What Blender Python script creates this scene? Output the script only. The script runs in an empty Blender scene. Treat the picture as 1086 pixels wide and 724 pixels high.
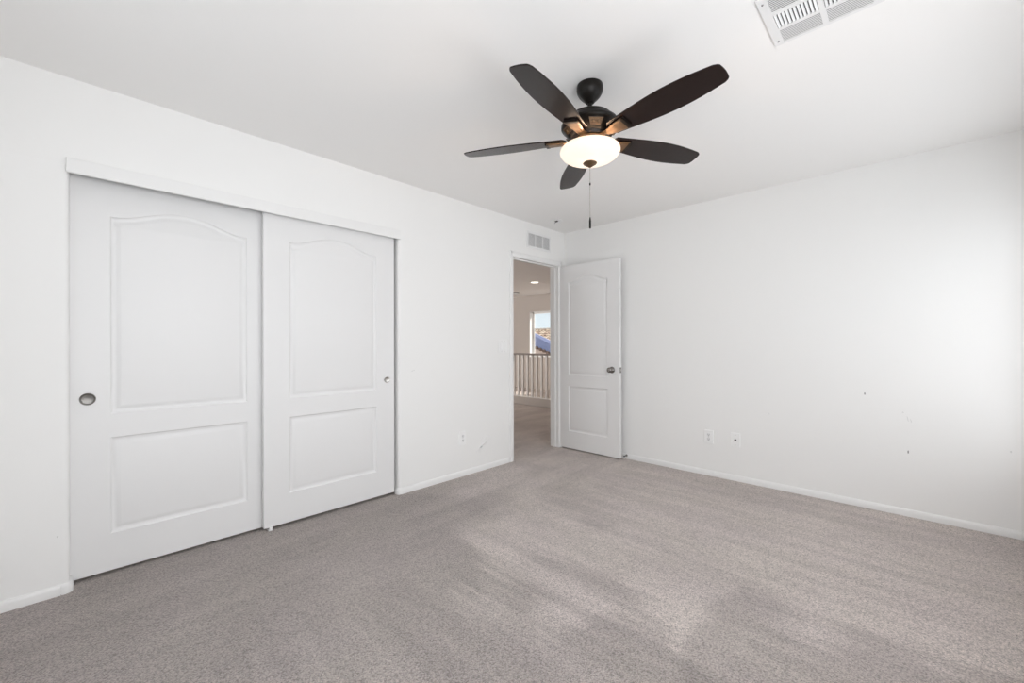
import bpy, bmesh, math, random
from math import pi, sin, cos, radians
from mathutils import Vector, Matrix

S = bpy.context.scene
COL = S.collection

# ------------------------------------------------------------------ camera, world, lights, exposure
H = 2.44            # ceiling height
D = 3.902           # y of the back wall
W = 3.50            # x of the right wall
Y0 = -0.42          # y of the rear wall
cd = bpy.data.cameras.new('camera')
cd.sensor_width = 36.0
cd.lens = 443.87 * 36.0 / 1086.0
cd.shift_y = 2.57 / 1086.0
cd.clip_start = 0.02
cam = bpy.data.objects.new('camera', cd)
COL.objects.link(cam)
cam.matrix_world = (Matrix.Translation((2.890, 0.0, 1.172)) @ Matrix.Rotation(0.76275, 4, 'Z')
                    @ Matrix.Rotation(pi / 2, 4, 'X') @ Matrix.Rotation(radians(-0.124), 4, 'Z'))
S.camera = cam

S.view_settings.view_transform = 'Standard'
S.view_settings.look = 'None'
S.view_settings.gamma = 1.0
S.view_settings.use_curve_mapping = False
S.view_settings.exposure = 0.0
S.cycles.max_bounces = 10
S.cycles.diffuse_bounces = 6
S.cycles.glossy_bounces = 3
S.cycles.sample_clamp_indirect = 6.0
S.cycles.caustics_reflective = False
S.cycles.caustics_refractive = False

wd = bpy.data.worlds.new('sky')
S.world = wd
wd.use_nodes = True
bg = wd.node_tree.nodes['Background']
bg.inputs[0].default_value = (0.80, 0.93, 1.0, 1)
bg.inputs[1].default_value = 1.0


def light(name, kind, loc, energy, color=(1, 1, 1), direction=None, size=None, size_y=None, radius=None):
    l = bpy.data.lights.new(name, kind)
    l.energy = energy
    l.color = color
    if kind == 'AREA':
        l.shape = 'RECTANGLE'
        l.size = size
        l.size_y = size_y
    if radius is not None:
        if kind == 'SUN':
            l.angle = radius
        else:
            l.shadow_soft_size = radius
    o = bpy.data.objects.new(name, l)
    COL.objects.link(o)
    o.location = loc
    if direction is not None:
        o.rotation_euler = Vector(direction).to_track_quat('-Z', 'Y').to_euler()
    return o


# unseen side and rear windows; all but the first are added fill
RW = (2.15, 3.70, 0.50, 1.95)     # y0, y1, z0, z1
RW2 = (-0.30, 1.05, 0.60, 2.05)  # added beside the camera to brighten the near left wall
RW3 = (1.25, 1.95, 0.60, 2.05)  # added to lift the far floor and left wall
BW = (0.90, 2.70, 0.75, 2.08)     # x0, x1, z0, z1; added behind the camera as fill
E_SIDE, E_NEAR, E_MID, E_REAR = 15.5, 41.0, 15.0, 7.0
light('daylight_side_window', 'AREA', (W + 0.16, (RW[0] + RW[1]) / 2, (RW[2] + RW[3]) / 2), E_SIDE, (0.99, 0.982, 1.0),
      (-1, 0, 0), RW[1] - RW[0], RW[3] - RW[2])
light('fill_side_near', 'AREA', (W + 0.16, (RW2[0] + RW2[1]) / 2, (RW2[2] + RW2[3]) / 2), E_NEAR, (0.99, 0.982, 1.0),
      (-1, 0, 0), RW2[1] - RW2[0], RW2[3] - RW2[2])
light('fill_side_mid', 'AREA', (W + 0.16, (RW3[0] + RW3[1]) / 2, (RW3[2] + RW3[3]) / 2), E_MID, (0.99, 0.982, 1.0),
      (-1, 0.25, 0.35), RW3[1] - RW3[0], RW3[3] - RW3[2])
light('fill_rear', 'AREA', ((BW[0] + BW[1]) / 2, Y0 - 0.16, (BW[2] + BW[3]) / 2), E_REAR, (0.99, 0.982, 1.0),
      (0, 1, 0), BW[1] - BW[0], BW[3] - BW[2])
light('sun', 'SUN', (0, 20, 20), 7.5, (1.0, 0.95, 0.87), (-0.40, -0.60, -0.69), radius=radians(0.6))
# fill lamp for the far landing wall, behind an added unseen window
LW = (-6.4, -4.4, 0.6, 2.1)       # x0, x1, z0, z1 in the wall y = 2
light('fill_landing', 'AREA', ((LW[0] + LW[1]) / 2, 1.80, (LW[2] + LW[3]) / 2), 135, (1.0, 0.97, 0.945), (0.1, 1, 0.75), LW[1] - LW[0], LW[3] - LW[2])


# ------------------------------------------------------------------ materials
def new_mat(name):
    m = bpy.data.materials.new(name)
    m.use_nodes = True
    nt = m.node_tree
    b = nt.nodes['Principled BSDF']
    return m, nt, b


def node(nt, kind, **kw):
    n = nt.nodes.new(kind)
    for k, v in kw.items():
        if k in n.inputs:
            n.inputs[k].default_value = v
        else:
            setattr(n, k, v)
    return n


def mat(name, color, rough=0.5, metal=0.0, bump=0.0, bscale=80.0, spec=0.5, vary=0.0, detail=4.0, coat=0.0):
    m, nt, b = new_mat(name)
    b.inputs['Base Color'].default_value = (*color, 1)
    b.inputs['Roughness'].default_value = rough
    b.inputs['Metallic'].default_value = metal
    b.inputs['Specular IOR Level'].default_value = spec
    b.inputs['Coat Weight'].default_value = coat
    tc = node(nt, 'ShaderNodeTexCoord')
    ns = node(nt, 'ShaderNodeTexNoise', Scale=bscale, Detail=detail)
    nt.links.new(tc.outputs['Object'], ns.inputs['Vector'])
    if bump > 0:
        bp = node(nt, 'ShaderNodeBump', Strength=bump, Distance=0.002)
        nt.links.new(ns.outputs['Fac'], bp.inputs['Height'])
        nt.links.new(bp.outputs['Normal'], b.inputs['Normal'])
    if vary > 0:
        mx = node(nt, 'ShaderNodeMixRGB', blend_type='MULTIPLY')
        mx.inputs['Color1'].default_value = (*color, 1)
        mx.inputs['Fac'].default_value = vary
        rp = node(nt, 'ShaderNodeValToRGB')
        rp.color_ramp.elements[0].position = 0.3
        rp.color_ramp.elements[1].position = 0.7
        rp.color_ramp.elements[0].color = (0.55, 0.55, 0.55, 1)
        nt.links.new(ns.outputs['Fac'], rp.inputs[0])
        nt.links.new(rp.outputs[0], mx.inputs['Color2'])
        nt.links.new(mx.outputs[0], b.inputs['Base Color'])
    return m


def emit_mat(name, color, strength):
    m, nt, b = new_mat(name)
    b.inputs['Base Color'].default_value = (*color, 1)
    b.inputs['Emission Color'].default_value = (*color, 1)
    b.inputs['Emission Strength'].default_value = strength
    return m


M = {}
M['wall'] = mat('white_wall_paint', (0.855, 0.852, 0.842), 0.65, bump=0.10, bscale=55, spec=0.3)
M['ceiling'] = mat('white_ceiling_paint', (0.90, 0.892, 0.882), 0.8, bump=0.10, bscale=50, spec=0.2)
M['trim'] = mat('white_trim_paint', (0.83, 0.828, 0.82), 0.38, spec=0.4)
M['door'] = mat('white_door_paint', (0.79, 0.787, 0.785), 0.42, bump=0.05, bscale=220, spec=0.4)
M['plate'] = mat('white_plastic', (0.89, 0.89, 0.885), 0.3)
M['slot'] = mat('dark_slot', (0.03, 0.03, 0.03), 0.6)
M['nickel'] = mat('satin_nickel', (0.58, 0.56, 0.53), 0.30, metal=1.0, bump=0.03, bscale=300)
M['brushed'] = mat('brushed_dark_nickel', (0.27, 0.26, 0.245), 0.40, metal=1.0, bump=0.05, bscale=260, vary=0.4)
nt_ = M['brushed'].node_tree
tg = nt_.nodes.new('ShaderNodeTangent')
tg.direction_type = 'RADIAL'
tg.axis = 'Y'
nt_.links.new(tg.outputs[0], nt_.nodes['Principled BSDF'].inputs['Tangent'])
nt_.nodes['Principled BSDF'].inputs['Anisotropic'].default_value = 0.85
M['steel'] = mat('dark_nickel', (0.24, 0.23, 0.22), 0.20, metal=1.0, bump=0.03, bscale=300)
M['bronze'] = mat('oil_rubbed_bronze', (0.009, 0.007, 0.0055), 0.36, metal=0.05, bump=0.05, bscale=90, vary=0.4, spec=0.22)
M['bronze_lit'] = mat('bronze_warm_lit', (0.155, 0.095, 0.052), 0.36, metal=0.6, bump=0.06, bscale=60, vary=0.5)  # bronze with the bulbs' warm glow put into its colour
M['hall_wall'] = mat('beige_landing_paint', (0.62, 0.575, 0.54), 0.7, bump=0.10, bscale=55, spec=0.2)
M['hall_ceiling'] = mat('landing_ceiling_paint', (0.87, 0.845, 0.83), 0.8, bump=0.08, bscale=50, spec=0.2)
M['curb'] = mat('landing_paint_shaded', (0.46, 0.42, 0.39), 0.7, bump=0.08)  # landing wall paint darkened to stand in for shade on the curb
M['rail'] = mat('railing_paint', (0.80, 0.775, 0.75), 0.4)
M['rail_top'] = mat('handrail_brown_grey', (0.22, 0.185, 0.165), 0.45, bump=0.05, bscale=60)
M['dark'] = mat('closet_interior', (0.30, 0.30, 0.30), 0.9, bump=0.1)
M['rubber'] = mat('grey_rubber', (0.10, 0.10, 0.10), 0.7, bump=0.05)
M['chain'] = mat('chain_metal', (0.42, 0.38, 0.33), 0.35, metal=0.9, bump=0.1, bscale=400)
M['vent'] = mat('white_enamel_vent', (0.80, 0.80, 0.80), 0.4)
M['grille_back'] = mat('grille_shade_grey', (0.50, 0.50, 0.50), 0.9)  # grey sheet standing in for the shade behind the louvers
M['vent_dark'] = mat('duct_shadow_grey', (0.14, 0.14, 0.145), 0.8)
M['stucco'] = mat('pink_stucco', (0.62, 0.50, 0.44), 0.9, bump=0.3, bscale=30)
M['slate'] = mat('blue_grey_roof', (0.22, 0.25, 0.42), 0.8, bump=0.3, bscale=8, vary=0.3)
M['fascia'] = mat('brown_fascia', (0.16, 0.10, 0.075), 0.7, bump=0.1)


def blade_material():
    m, nt, b = new_mat('dark_walnut_blade')
    tc = node(nt, 'ShaderNodeTexCoord')
    mp = node(nt, 'ShaderNodeMapping')
    mp.inputs['Scale'].default_value = (3.0, 60.0, 60.0)
    ns = node(nt, 'ShaderNodeTexNoise', Scale=1.0, Detail=5.0)
    rp = node(nt, 'ShaderNodeValToRGB')
    rp.color_ramp.elements[0].color = (0.0085, 0.0045, 0.0038, 1)
    rp.color_ramp.elements[1].color = (0.020, 0.0115, 0.0100, 1)
    nt.links.new(tc.outputs['Object'], mp.inputs['Vector'])
    nt.links.new(mp.outputs[0], ns.inputs['Vector'])
    nt.links.new(ns.outputs['Fac'], rp.inputs[0])
    nt.links.new(rp.outputs[0], b.inputs['Base Color'])
    b.inputs['Roughness'].default_value = 0.22
    b.inputs['Specular IOR Level'].default_value = 0.28
    return m


M['blade'] = blade_material()


def glass_bowl_material():
    m, nt, b = new_mat('frosted_alabaster_glass')
    L = nt.links.new
    b.inputs['Base Color'].default_value = (0.42, 0.39, 0.36, 1)
    b.inputs['Roughness'].default_value = 0.30
    tc = node(nt, 'ShaderNodeTexCoord')
    ns = node(nt, 'ShaderNodeTexNoise', Scale=9.0, Detail=3.0)
    rp = node(nt, 'ShaderNodeValToRGB')
    rp.color_ramp.elements[0].position = 0.3
    rp.color_ramp.elements[1].position = 0.7
    rp.color_ramp.elements[0].color = (1.0, 0.80, 0.61, 1)
    rp.color_ramp.elements[1].color = (1.0, 0.85, 0.68, 1)
    L(tc.outputs['Object'], ns.inputs['Vector'])
    L(ns.outputs['Fac'], rp.inputs[0])
    L(rp.outputs[0], b.inputs['Emission Color'])
    b.inputs['Emission Strength'].default_value = BOWL_GLOW
    tr = node(nt, 'ShaderNodeBsdfTranslucent')
    tr.inputs['Color'].default_value = (BOWL_T, BOWL_T * 1.15, BOWL_T * 1.6, 1)
    ad = node(nt, 'ShaderNodeAddShader')
    L(b.outputs[0], ad.inputs[0])
    L(tr.outputs[0], ad.inputs[1])
    L(ad.outputs[0], nt.nodes['Material Output'].inputs['Surface'])
    return m


BOWL_GLOW, BOWL_T = 0.86, 0.004
M['bowl'] = glass_bowl_material()


def glass_material():
    m, nt, b = new_mat('window_glass')
    nt.nodes.remove(b)
    out = nt.nodes['Material Output']
    tr = node(nt, 'ShaderNodeBsdfTransparent')
    gl = node(nt, 'ShaderNodeBsdfGlossy', Roughness=0.02)
    mx = node(nt, 'ShaderNodeMixShader')
    mx.inputs[0].default_value = 0.05
    nt.links.new(tr.outputs[0], mx.inputs[1])
    nt.links.new(gl.outputs[0], mx.inputs[2])
    nt.links.new(mx.outputs[0], out.inputs['Surface'])
    return m


M['glass'] = glass_material()


def carpet_material():
    m, nt, b = new_mat('taupe_carpet')
    L = nt.links.new
    tc = node(nt, 'ShaderNodeTexCoord')
    sep = node(nt, 'ShaderNodeSeparateXYZ')
    L(tc.outputs['Object'], sep.inputs[0])

    def noise(scale_vec, scale, detail=3.0, rough=0.55, lo=0.35, hi=0.65):
        mp = node(nt, 'ShaderNodeMapping')
        mp.inputs['Scale'].default_value = scale_vec
        L(tc.outputs['Object'], mp.inputs['Vector'])
        ns = node(nt, 'ShaderNodeTexNoise', Scale=scale, Detail=detail, Roughness=rough)
        L(mp.outputs[0], ns.inputs['Vector'])
        mr = node(nt, 'ShaderNodeMapRange')
        mr.inputs['From Min'].default_value = lo
        mr.inputs['From Max'].default_value = hi
        mr.interpolation_type = 'SMOOTHSTEP'
        L(ns.outputs['Fac'], mr.inputs['Value'])
        return mr.outputs[0]

    def math_(op, a, c, clamp=False):
        n = node(nt, 'ShaderNodeMath', operation=op)
        n.use_clamp = clamp
        for i, v in enumerate((a, c)):
            if isinstance(v, (int, float)):
                n.inputs[i].default_value = v
            else:
                L(v, n.inputs[i])
        return n.outputs[0]


    def ramp(val, a, c):
        mr = node(nt, 'ShaderNodeMapRange')
        mr.interpolation_type = 'SMOOTHSTEP'
        mr.inputs['From Min'].default_value = a
        mr.inputs['From Max'].default_value = c
        L(val, mr.inputs['Value'])
        return mr.outputs[0]

    # vacuum strokes: along y beside the closet, along x over the rest
    sx = noise((0.75, 7.0, 1), 1.0, 5.0, 0.62, 0.34, 0.66)
    sy = noise((5.5, 0.8, 1), 1.0, 5.0, 0.62, 0.34, 0.66)
    wob = noise((1.3, 1.3, 1), 1.0, 2.0)
    edge = math_('ADD', sep.outputs['X'], math_('MULTIPLY', wob, 0.35))
    zone = node(nt, 'ShaderNodeMapRange')
    zone.inputs['From Min'].default_value = 0.95
    zone.inputs['From Max'].default_value = 1.25
    L(edge, zone.inputs['Value'])
    stroke = node(nt, 'ShaderNodeMix')
    L(zone.outputs[0], stroke.inputs[0])
    L(sy, stroke.inputs[2])
    L(sx, stroke.inputs[3])
    blot = noise((1.0, 1.6, 1), 1.5, 4.0, 0.6, 0.30, 0.70)
    fine = noise((1, 1, 1), 140.0, 3.0, 0.7, 0.33, 0.67)
    fib = noise((1, 1, 1), 300.0, 2.0, 0.7, 0.33, 0.67)
    # value multiplier
    v = math_('ADD', 0.78, math_('MULTIPLY', stroke.outputs[0], 0.19))
    v = math_('ADD', v, math_('MULTIPLY', blot, 0.11))
    # tufts: light tips, dark gaps between them, each tuft a little lighter or darker than the next
    jit = node(nt, 'ShaderNodeTexNoise', Scale=60.0, Detail=2.0)
    L(tc.outputs['Object'], jit.inputs['Vector'])
    jv = node(nt, 'ShaderNodeVectorMath', operation='MULTIPLY_ADD')
    L(jit.outputs['Color'], jv.inputs[0])
    jv.inputs[1].default_value = (0.012, 0.012, 0.0)
    L(tc.outputs['Object'], jv.inputs[2])
    vo = node(nt, 'ShaderNodeTexVoronoi', Scale=165.0)
    L(jv.outputs[0], vo.inputs['Vector'])
    tuft = math_('SUBTRACT', 1.0, ramp(vo.outputs['Distance'], 0.28, 0.85))
    cellv = node(nt, 'ShaderNodeSeparateXYZ')
    L(vo.outputs['Color'], cellv.inputs[0])
    grain = math_('ADD', 0.14, math_('ADD', math_('MULTIPLY', tuft, 0.52), math_('MULTIPLY', fib, 0.46)))
    grain = math_('ADD', grain, math_('MULTIPLY', math_('ADD', math_('MULTIPLY', cellv.outputs[0], 0.7), math_('MULTIPLY', fine, 0.5)), 0.56))
    v = math_('MULTIPLY', v, grain)
    # a nap-laid zone: pile brushed the other way beside the closet reads darker
    ey = math_('ADD', sep.outputs['Y'], math_('MULTIPLY', wob, 0.5))
    nap = math_('MAXIMUM', math_('MULTIPLY', zone.outputs[0], ramp(math_('ADD', ey, math_('MULTIPLY', sx, 0.15)), 1.72, 2.05)), ramp(ey, 2.0, 2.8))
    v = math_('MULTIPLY', v, math_('ADD', 0.68, math_('MULTIPLY', nap, 0.32)))
    # one vacuum pass nearest the side window lies darker, with a crisp edge
    px = ramp(math_('ADD', sep.outputs['X'], math_('MULTIPLY', wob, 0.12)), 2.28, 2.36)
    py = ramp(math_('ADD', ey, math_('MULTIPLY', sx, 0.18)), 2.62, 2.32)
    v = math_('MULTIPLY', v, math_('SUBTRACT', 1.0, math_('MULTIPLY', math_('MULTIPLY', px, py), 0.28)))
    # soiled spot near the middle and faint traffic dirt by the doorway
    def spot(x, y, r, amt, val):
        cb = node(nt, 'ShaderNodeCombineXYZ')
        cb.inputs[0].default_value = x
        cb.inputs[1].default_value = y
        vm = node(nt, 'ShaderNodeVectorMath', operation='DISTANCE')
        L(tc.outputs['Object'], vm.inputs[0])
        L(cb.outputs[0], vm.inputs[1])
        dd = math_('ADD', vm.outputs['Value'], math_('MULTIPLY', math_('SUBTRACT', blot, 0.5), r * 0.9))
        mr = node(nt, 'ShaderNodeMapRange')
        mr.interpolation_type = 'SMOOTHSTEP'
        mr.inputs['From Min'].default_value = r * 0.2
        mr.inputs['From Max'].default_value = r
        mr.inputs['To Min'].default_value = 1.0 - amt
        mr.inputs['To Max'].default_value = 1.0
        L(dd, mr.inputs['Value'])
        return math_('MULTIPLY', val, mr.outputs[0])
    v = spot(1.42, 2.32, 0.20, 0.22, v)
    v = spot(1.10, 2.55, 0.45, 0.08, v)
    v = spot(0.28, 3.05, 0.22, 0.13, v)
    hue = noise((1, 1.4, 1), 1.9, 3.0, 0.5, 0.3, 0.7)
    cm = node(nt, 'ShaderNodeMix', data_type='RGBA')
    L(hue, cm.inputs[0])
    cm.inputs[6].default_value = (0.59, 0.530, 0.488, 1)
    cm.inputs[7].default_value = (0.59, 0.523, 0.498, 1)
    mul = node(nt, 'ShaderNodeVectorMath', operation='SCALE')
    L(cm.outputs[2], mul.inputs[0])
    L(v, mul.inputs['Scale'])
    L(mul.outputs[0], b.inputs['Base Color'])
    b.inputs['Roughness'].default_value = 1.0
    b.inputs['Specular IOR Level'].default_value = 0.05
    b.inputs['Sheen Weight'].default_value = 0.55
    b.inputs['Sheen Roughness'].default_value = 0.45
    b.inputs['Sheen Tint'].default_value = (0.95, 0.88, 0.85, 1)
    hgt = math_('ADD', math_('MULTIPLY', tuft, 0.6), math_('MULTIPLY', fib, 0.4))
    bp = node(nt, 'ShaderNodeBump', Strength=0.7, Distance=0.010)
    L(hgt, bp.inputs['Height'])
    L(bp.outputs['Normal'], b.inputs['Normal'])
    return m


M['carpet'] = carpet_material()


def roof_tile_material():
    m, nt, b = new_mat('tan_clay_tiles')
    tc = node(nt, 'ShaderNodeTexCoord')
    ns = node(nt, 'ShaderNodeTexNoise', Scale=3.2, Detail=3.0)
    rp = node(nt, 'ShaderNodeValToRGB')
    rp.color_ramp.elements[0].position = 0.35
    rp.color_ramp.elements[1].position = 0.62
    rp.color_ramp.elements[0].color = (0.22, 0.13, 0.09, 1)
    rp.color_ramp.elements[1].color = (0.52, 0.42, 0.32, 1)
    nt.links.new(tc.outputs['Object'], ns.inputs['Vector'])
    nt.links.new(ns.outputs['Fac'], rp.inputs[0])
    nt.links.new(rp.outputs[0], b.inputs['Base Color'])
    b.inputs['Roughness'].default_value = 0.9
    return m


M['tile'] = roof_tile_material()


# ------------------------------------------------------------------ mesh helpers
def obj(name, bm, m, parent=None, smooth=None, loc=None, bevel=0.0, segs=2):
    bmesh.ops.remove_doubles(bm, verts=bm.verts, dist=1e-6)
    bmesh.ops.recalc_face_normals(bm, faces=bm.faces)
    me = bpy.data.meshes.new(name)
    bm.to_mesh(me)
    bm.free()
    me.materials.append(m)
    o = bpy.data.objects.new(name, me)
    COL.objects.link(o)
    if parent is not None:
        o.parent = parent
    if loc is not None:
        o.location = loc
    if bevel > 0:
        md = o.modifiers.new('bevel', 'BEVEL')
        md.width = bevel
        md.segments = segs
        md.limit_method = 'ANGLE'
        md.angle_limit = radians(40)
    if smooth is not None:
        for p in me.polygons:
            p.use_smooth = True
        try:
            me.set_sharp_from_angle(angle=radians(smooth))
        except Exception:
            pass
    return o


def tag(o, label=None, category=None, group=None, kind=None):
    if label:
        o['label'] = label
    if category:
        o['category'] = category
    if group:
        o['group'] = group
    if kind:
        o['kind'] = kind
    return o


def thing(name, label, category, loc=(0, 0, 0), rotz=0.0, group=None, kind=None):
    o = bpy.data.objects.new(name, None)
    o.empty_display_size = 0.1
    COL.objects.link(o)
    o.location = loc
    o.rotation_euler = (0, 0, rotz)
    return tag(o, label, category, group, kind)


def box(bm, x0, x1, y0, y1, z0, z1):
    v = [bm.verts.new((x, y, z)) for x in (x0, x1) for y in (y0, y1) for z in (z0, z1)]
    for f in ((0, 1, 3, 2), (4, 6, 7, 5), (0, 4, 5, 1), (2, 3, 7, 6), (0, 2, 6, 4), (1, 5, 7, 3)):
        bm.faces.new([v[i] for i in f])
    return v


def BX(*a):
    bm = bmesh.new()
    if isinstance(a[0], (tuple, list)):
        for b in a:
            box(bm, *b)
    else:
        box(bm, *a)
    return bm


def lathe(profile, n=48, bm=None, axis='Z', origin=(0, 0, 0), cap=True):
    """profile: list of (r, h) from one end to the other."""
    bm = bm or bmesh.new()
    ox, oy, oz = origin

    def P(r, h, a):
        c, s = r * cos(a), r * sin(a)
        if axis == 'Z':
            return (ox + c, oy + s, oz + h)
        if axis == 'Y':
            return (ox + c, oy + h, oz + s)
        return (ox + h, oy + c, oz + s)
    rings = []
    for r, h in profile:
        if r < 1e-6:
            rings.append([bm.verts.new(P(0, h, 0))])
        else:
            rings.append([bm.verts.new(P(r, h, 2 * pi * i / n)) for i in range(n)])
    for A, B in zip(rings, rings[1:]):
        for i in range(n):
            j = (i + 1) % n
            if len(A) == 1 and len(B) == 1:
                continue
            if len(A) == 1:
                bm.faces.new((A[0], B[j], B[i]))
            elif len(B) == 1:
                bm.faces.new((A[i], A[j], B[0]))
            else:
                bm.faces.new((A[i], A[j], B[j], B[i]))
    if cap:
        for R in (rings[0], rings[-1]):
            if len(R) > 1:
                bm.faces.new(R)
    return bm


def prism(pts, axis, a, b, bm=None):
    """extrude a 2-D outline (list of pairs) along an axis from a to b; pairs are the other two axes in xyz order."""
    bm = bm or bmesh.new()

    def P(p, t):
        if axis == 'x':
            return (t, p[0], p[1])
        if axis == 'y':
            return (p[0], t, p[1])
        return (p[0], p[1], t)
    A = [bm.verts.new(P(p, a)) for p in pts]
    B = [bm.verts.new(P(p, b)) for p in pts]
    n = len(pts)
    for i in range(n):
        j = (i + 1) % n
        bm.faces.new((A[i], A[j], B[j], B[i]))
    bm.faces.new(A[::-1])
    bm.faces.new(B)
    return bm


def arc(cx, cy, r, a0, a1, n=8):
    return [(cx + r * cos(radians(a0 + (a1 - a0) * i / n)), cy + r * sin(radians(a0 + (a1 - a0) * i / n))) for i in range(n + 1)]


def tube(points, r, n=8, bm=None):
    bm = bm or bmesh.new()
    prev = None
    pts = [Vector(p) for p in points]
    for i, p in enumerate(pts):
        t = (pts[min(i + 1, len(pts) - 1)] - pts[max(i - 1, 0)]).normalized()
        u = t.cross(Vector((0, 0, 1)))
        if u.length < 1e-3:
            u = Vector((1, 0, 0))
        u.normalize()
        w = t.cross(u).normalized()
        ring = [bm.verts.new(p + r * (cos(2 * pi * k / n) * u + sin(2 * pi * k / n) * w)) for k in range(n)]
        if prev:
            for k in range(n):
                bm.faces.new((prev[k], prev[(k + 1) % n], ring[(k + 1) % n], ring[k]))
        else:
            bm.faces.new(ring[::-1])
        prev = ring
    bm.faces.new(prev)
    return bm


def struct(name, bm, m, parent=None, label=None, category=None, **kw):
    o = obj(name, bm, m, parent, **kw)
    if parent is None:
        tag(o, label, category, kind='structure')
    return o


# ------------------------------------------------------------------ the room shell
WT = 0.115                         # wall thickness
CO = (-0.015, 1.745, 2.025)        # closet opening y0, y1, top
DO = (3.028, 3.800, 2.062)         # bedroom doorway y0, y1, top
R = 0.020                          # rounded drywall corners

bm = bmesh.new()
box(bm, 0.0, W + 0.2, Y0 - 0.2, D + 0.2, -0.06, 0.0)
box(bm, -0.80, 0.0, Y0 - 0.2, DO[0] - 0.9, -0.06, 0.0)
box(bm, -0.80, 0.0, DO[0] - 0.9, 4.0, -0.06, 0.0)
box(bm, -7.0, -0.80, 2.0, 6.0, -0.06, 0.0)
box(bm, -0.80, 0.0, 4.0, 6.0, -0.06, 0.0)
box(bm, -7.0, 0.0, 7.02, 8.33, -0.06, 0.0)
struct('floor', bm, M['carpet'], label='taupe cut-pile carpet with vacuum strokes running wall to wall', category='carpet')

struct('ceiling', BX((-0.80, W + 0.2, Y0 - 0.2, D + 0.2, H, H + 0.08)), M['ceiling'],
       label='plain white ceiling above the bedroom', category='ceiling')

bm = bmesh.new()
# left of the closet, with a rounded drywall corner at the opening
prism([(-WT, Y0 - 0.1), (0, Y0 - 0.1)] + arc(-R, CO[0] - R, R, 0, 90) + [(-WT, CO[0])], 'z', 0, CO[2], bm)
box(bm, -WT, 0, Y0 - 0.1, DO[0], CO[2], H)
prism([(-WT, CO[1])] + arc(-R, CO[1] + R, R, 270, 360) + [(0, DO[0]), (-WT, DO[0])], 'z', 0, CO[2], bm)
box(bm, -WT, 0, DO[0], DO[1], DO[2], H)
box(bm, -WT, 0, DO[1], D, 0, H)
wl = struct('wall_left', bm, M['wall'], label='white painted wall holding the closet opening and the doorway', category='wall', smooth=25)

struct('wall_back', BX(-WT, W + 0.2, D, D + 0.12, 0, H), M['wall'],
       label='plain white wall behind the open door with scuff marks', category='wall')
cuts = sorted((RW, RW2, RW3))
bm = bmesh.new()
edges_y = [Y0 - 0.1] + [v for c in cuts for v in c[:2]] + [D + 0.1]
for i in range(0, len(edges_y), 2):
    box(bm, W, W + 0.12, edges_y[i], edges_y[i + 1], 0, H)
for c in cuts:
    box(bm, W, W + 0.12, c[0], c[1], 0, c[2])
    box(bm, W, W + 0.12, c[0], c[1], c[3], H)
struct('wall_right', bm, M['wall'], label='white side wall holding the side window and two added ones', category='wall')
struct('wall_rear', BX((0, BW[0], Y0 - 0.12, Y0, 0, H), (BW[1], W, Y0 - 0.12, Y0, 0, H),
                       (BW[0], BW[1], Y0 - 0.12, Y0, 0, BW[2]), (BW[0], BW[1], Y0 - 0.12, Y0, BW[3], H)), M['wall'],
       label='white wall with an added window behind the camera', category='wall')

# closet interior
struct('wall_closet', BX((-0.80, -0.74, CO[0] - 0.2, CO[1] + 0.2, 0, H), (-0.74, -WT, CO[0] - 0.2, CO[0] - 0.14, 0, H),
                         (-0.74, -WT, CO[1] + 0.14, CO[1] + 0.20, 0, H)), M['dark'],
       label='dim inside of the closet behind the sliding doors', category='wall')


def side_window(name, vertical_axis, a0, a1, z0, z1, pos, label):
    w = thing(name, label, 'window', kind='structure')
    f = 0.045

    def bxs(l):
        bm = bmesh.new()
        for (u0, u1, d0, d1, q0, q1) in l:
            if vertical_axis == 'y':
                box(bm, pos + d0, pos + d1, u0, u1, q0, q1)
            else:
                box(bm, u0, u1, pos - d1, pos - d0, q0, q1)
        return bm
    mid = (a0 + a1) / 2
    obj('window_frame', bxs([(a0, a0 + f, .05, .10, z0, z1), (a1 - f, a1, .05, .10, z0, z1), (a0, a1, .05, .10, z0, z0 + f),
                             (a0, a1, .05, .10, z1 - f, z1), (mid - .025, mid + .025, .05, .10, z0, z1)]), M['trim'], w, bevel=0.004)
    obj('window_pane', bxs([(a0 + f, a1 - f, .073, .077, z0 + f, z1 - f)]), M['glass'], w)
    obj('window_sill', bxs([(a0, a1, -.02, .05, z0 - .002, z0 + .018)]), M['trim'], w, bevel=0.004)
    return w


side_window('window_1', 'y', RW[0], RW[1], RW[2], RW[3], W, 'white framed sliding window in the side wall')
side_window('window_4_added', 'y', RW2[0], RW2[1], RW2[2], RW2[3], W, 'added fill window, white framed, in the side wall beside the camera')
side_window('window_5_added', 'y', RW3[0], RW3[1], RW3[2], RW3[3], W, 'narrow added fill window in the middle of the side wall')
side_window('window_6_added', 'x', LW[0], LW[1], LW[2], LW[3], 2.0, 'added fill window, white framed, on the landing round the corner')
side_window('window_2_added', 'x', BW[0], BW[1], BW[2], BW[3], Y0, 'added fill window, white framed, in the rear wall behind the camera')
struct('sun_block_eave', BX(W + 0.12, W + 1.8, -1.0, 8.0, 2.60, 2.75), M['stucco'], label='unseen stucco eave added to keep sun out of the side windows', category='eave')  # added out of view to block sun from the side windows


# baseboards -----------------------------------------------------------------
BH, BT = 0.047, 0.011


def base_profile(sign=1):
    return [(0, 0.0), (BT, 0.0), (BT, BH - 0.016), (BT * 0.75, BH - 0.007), (BT * 0.45, BH), (0, BH)]


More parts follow.
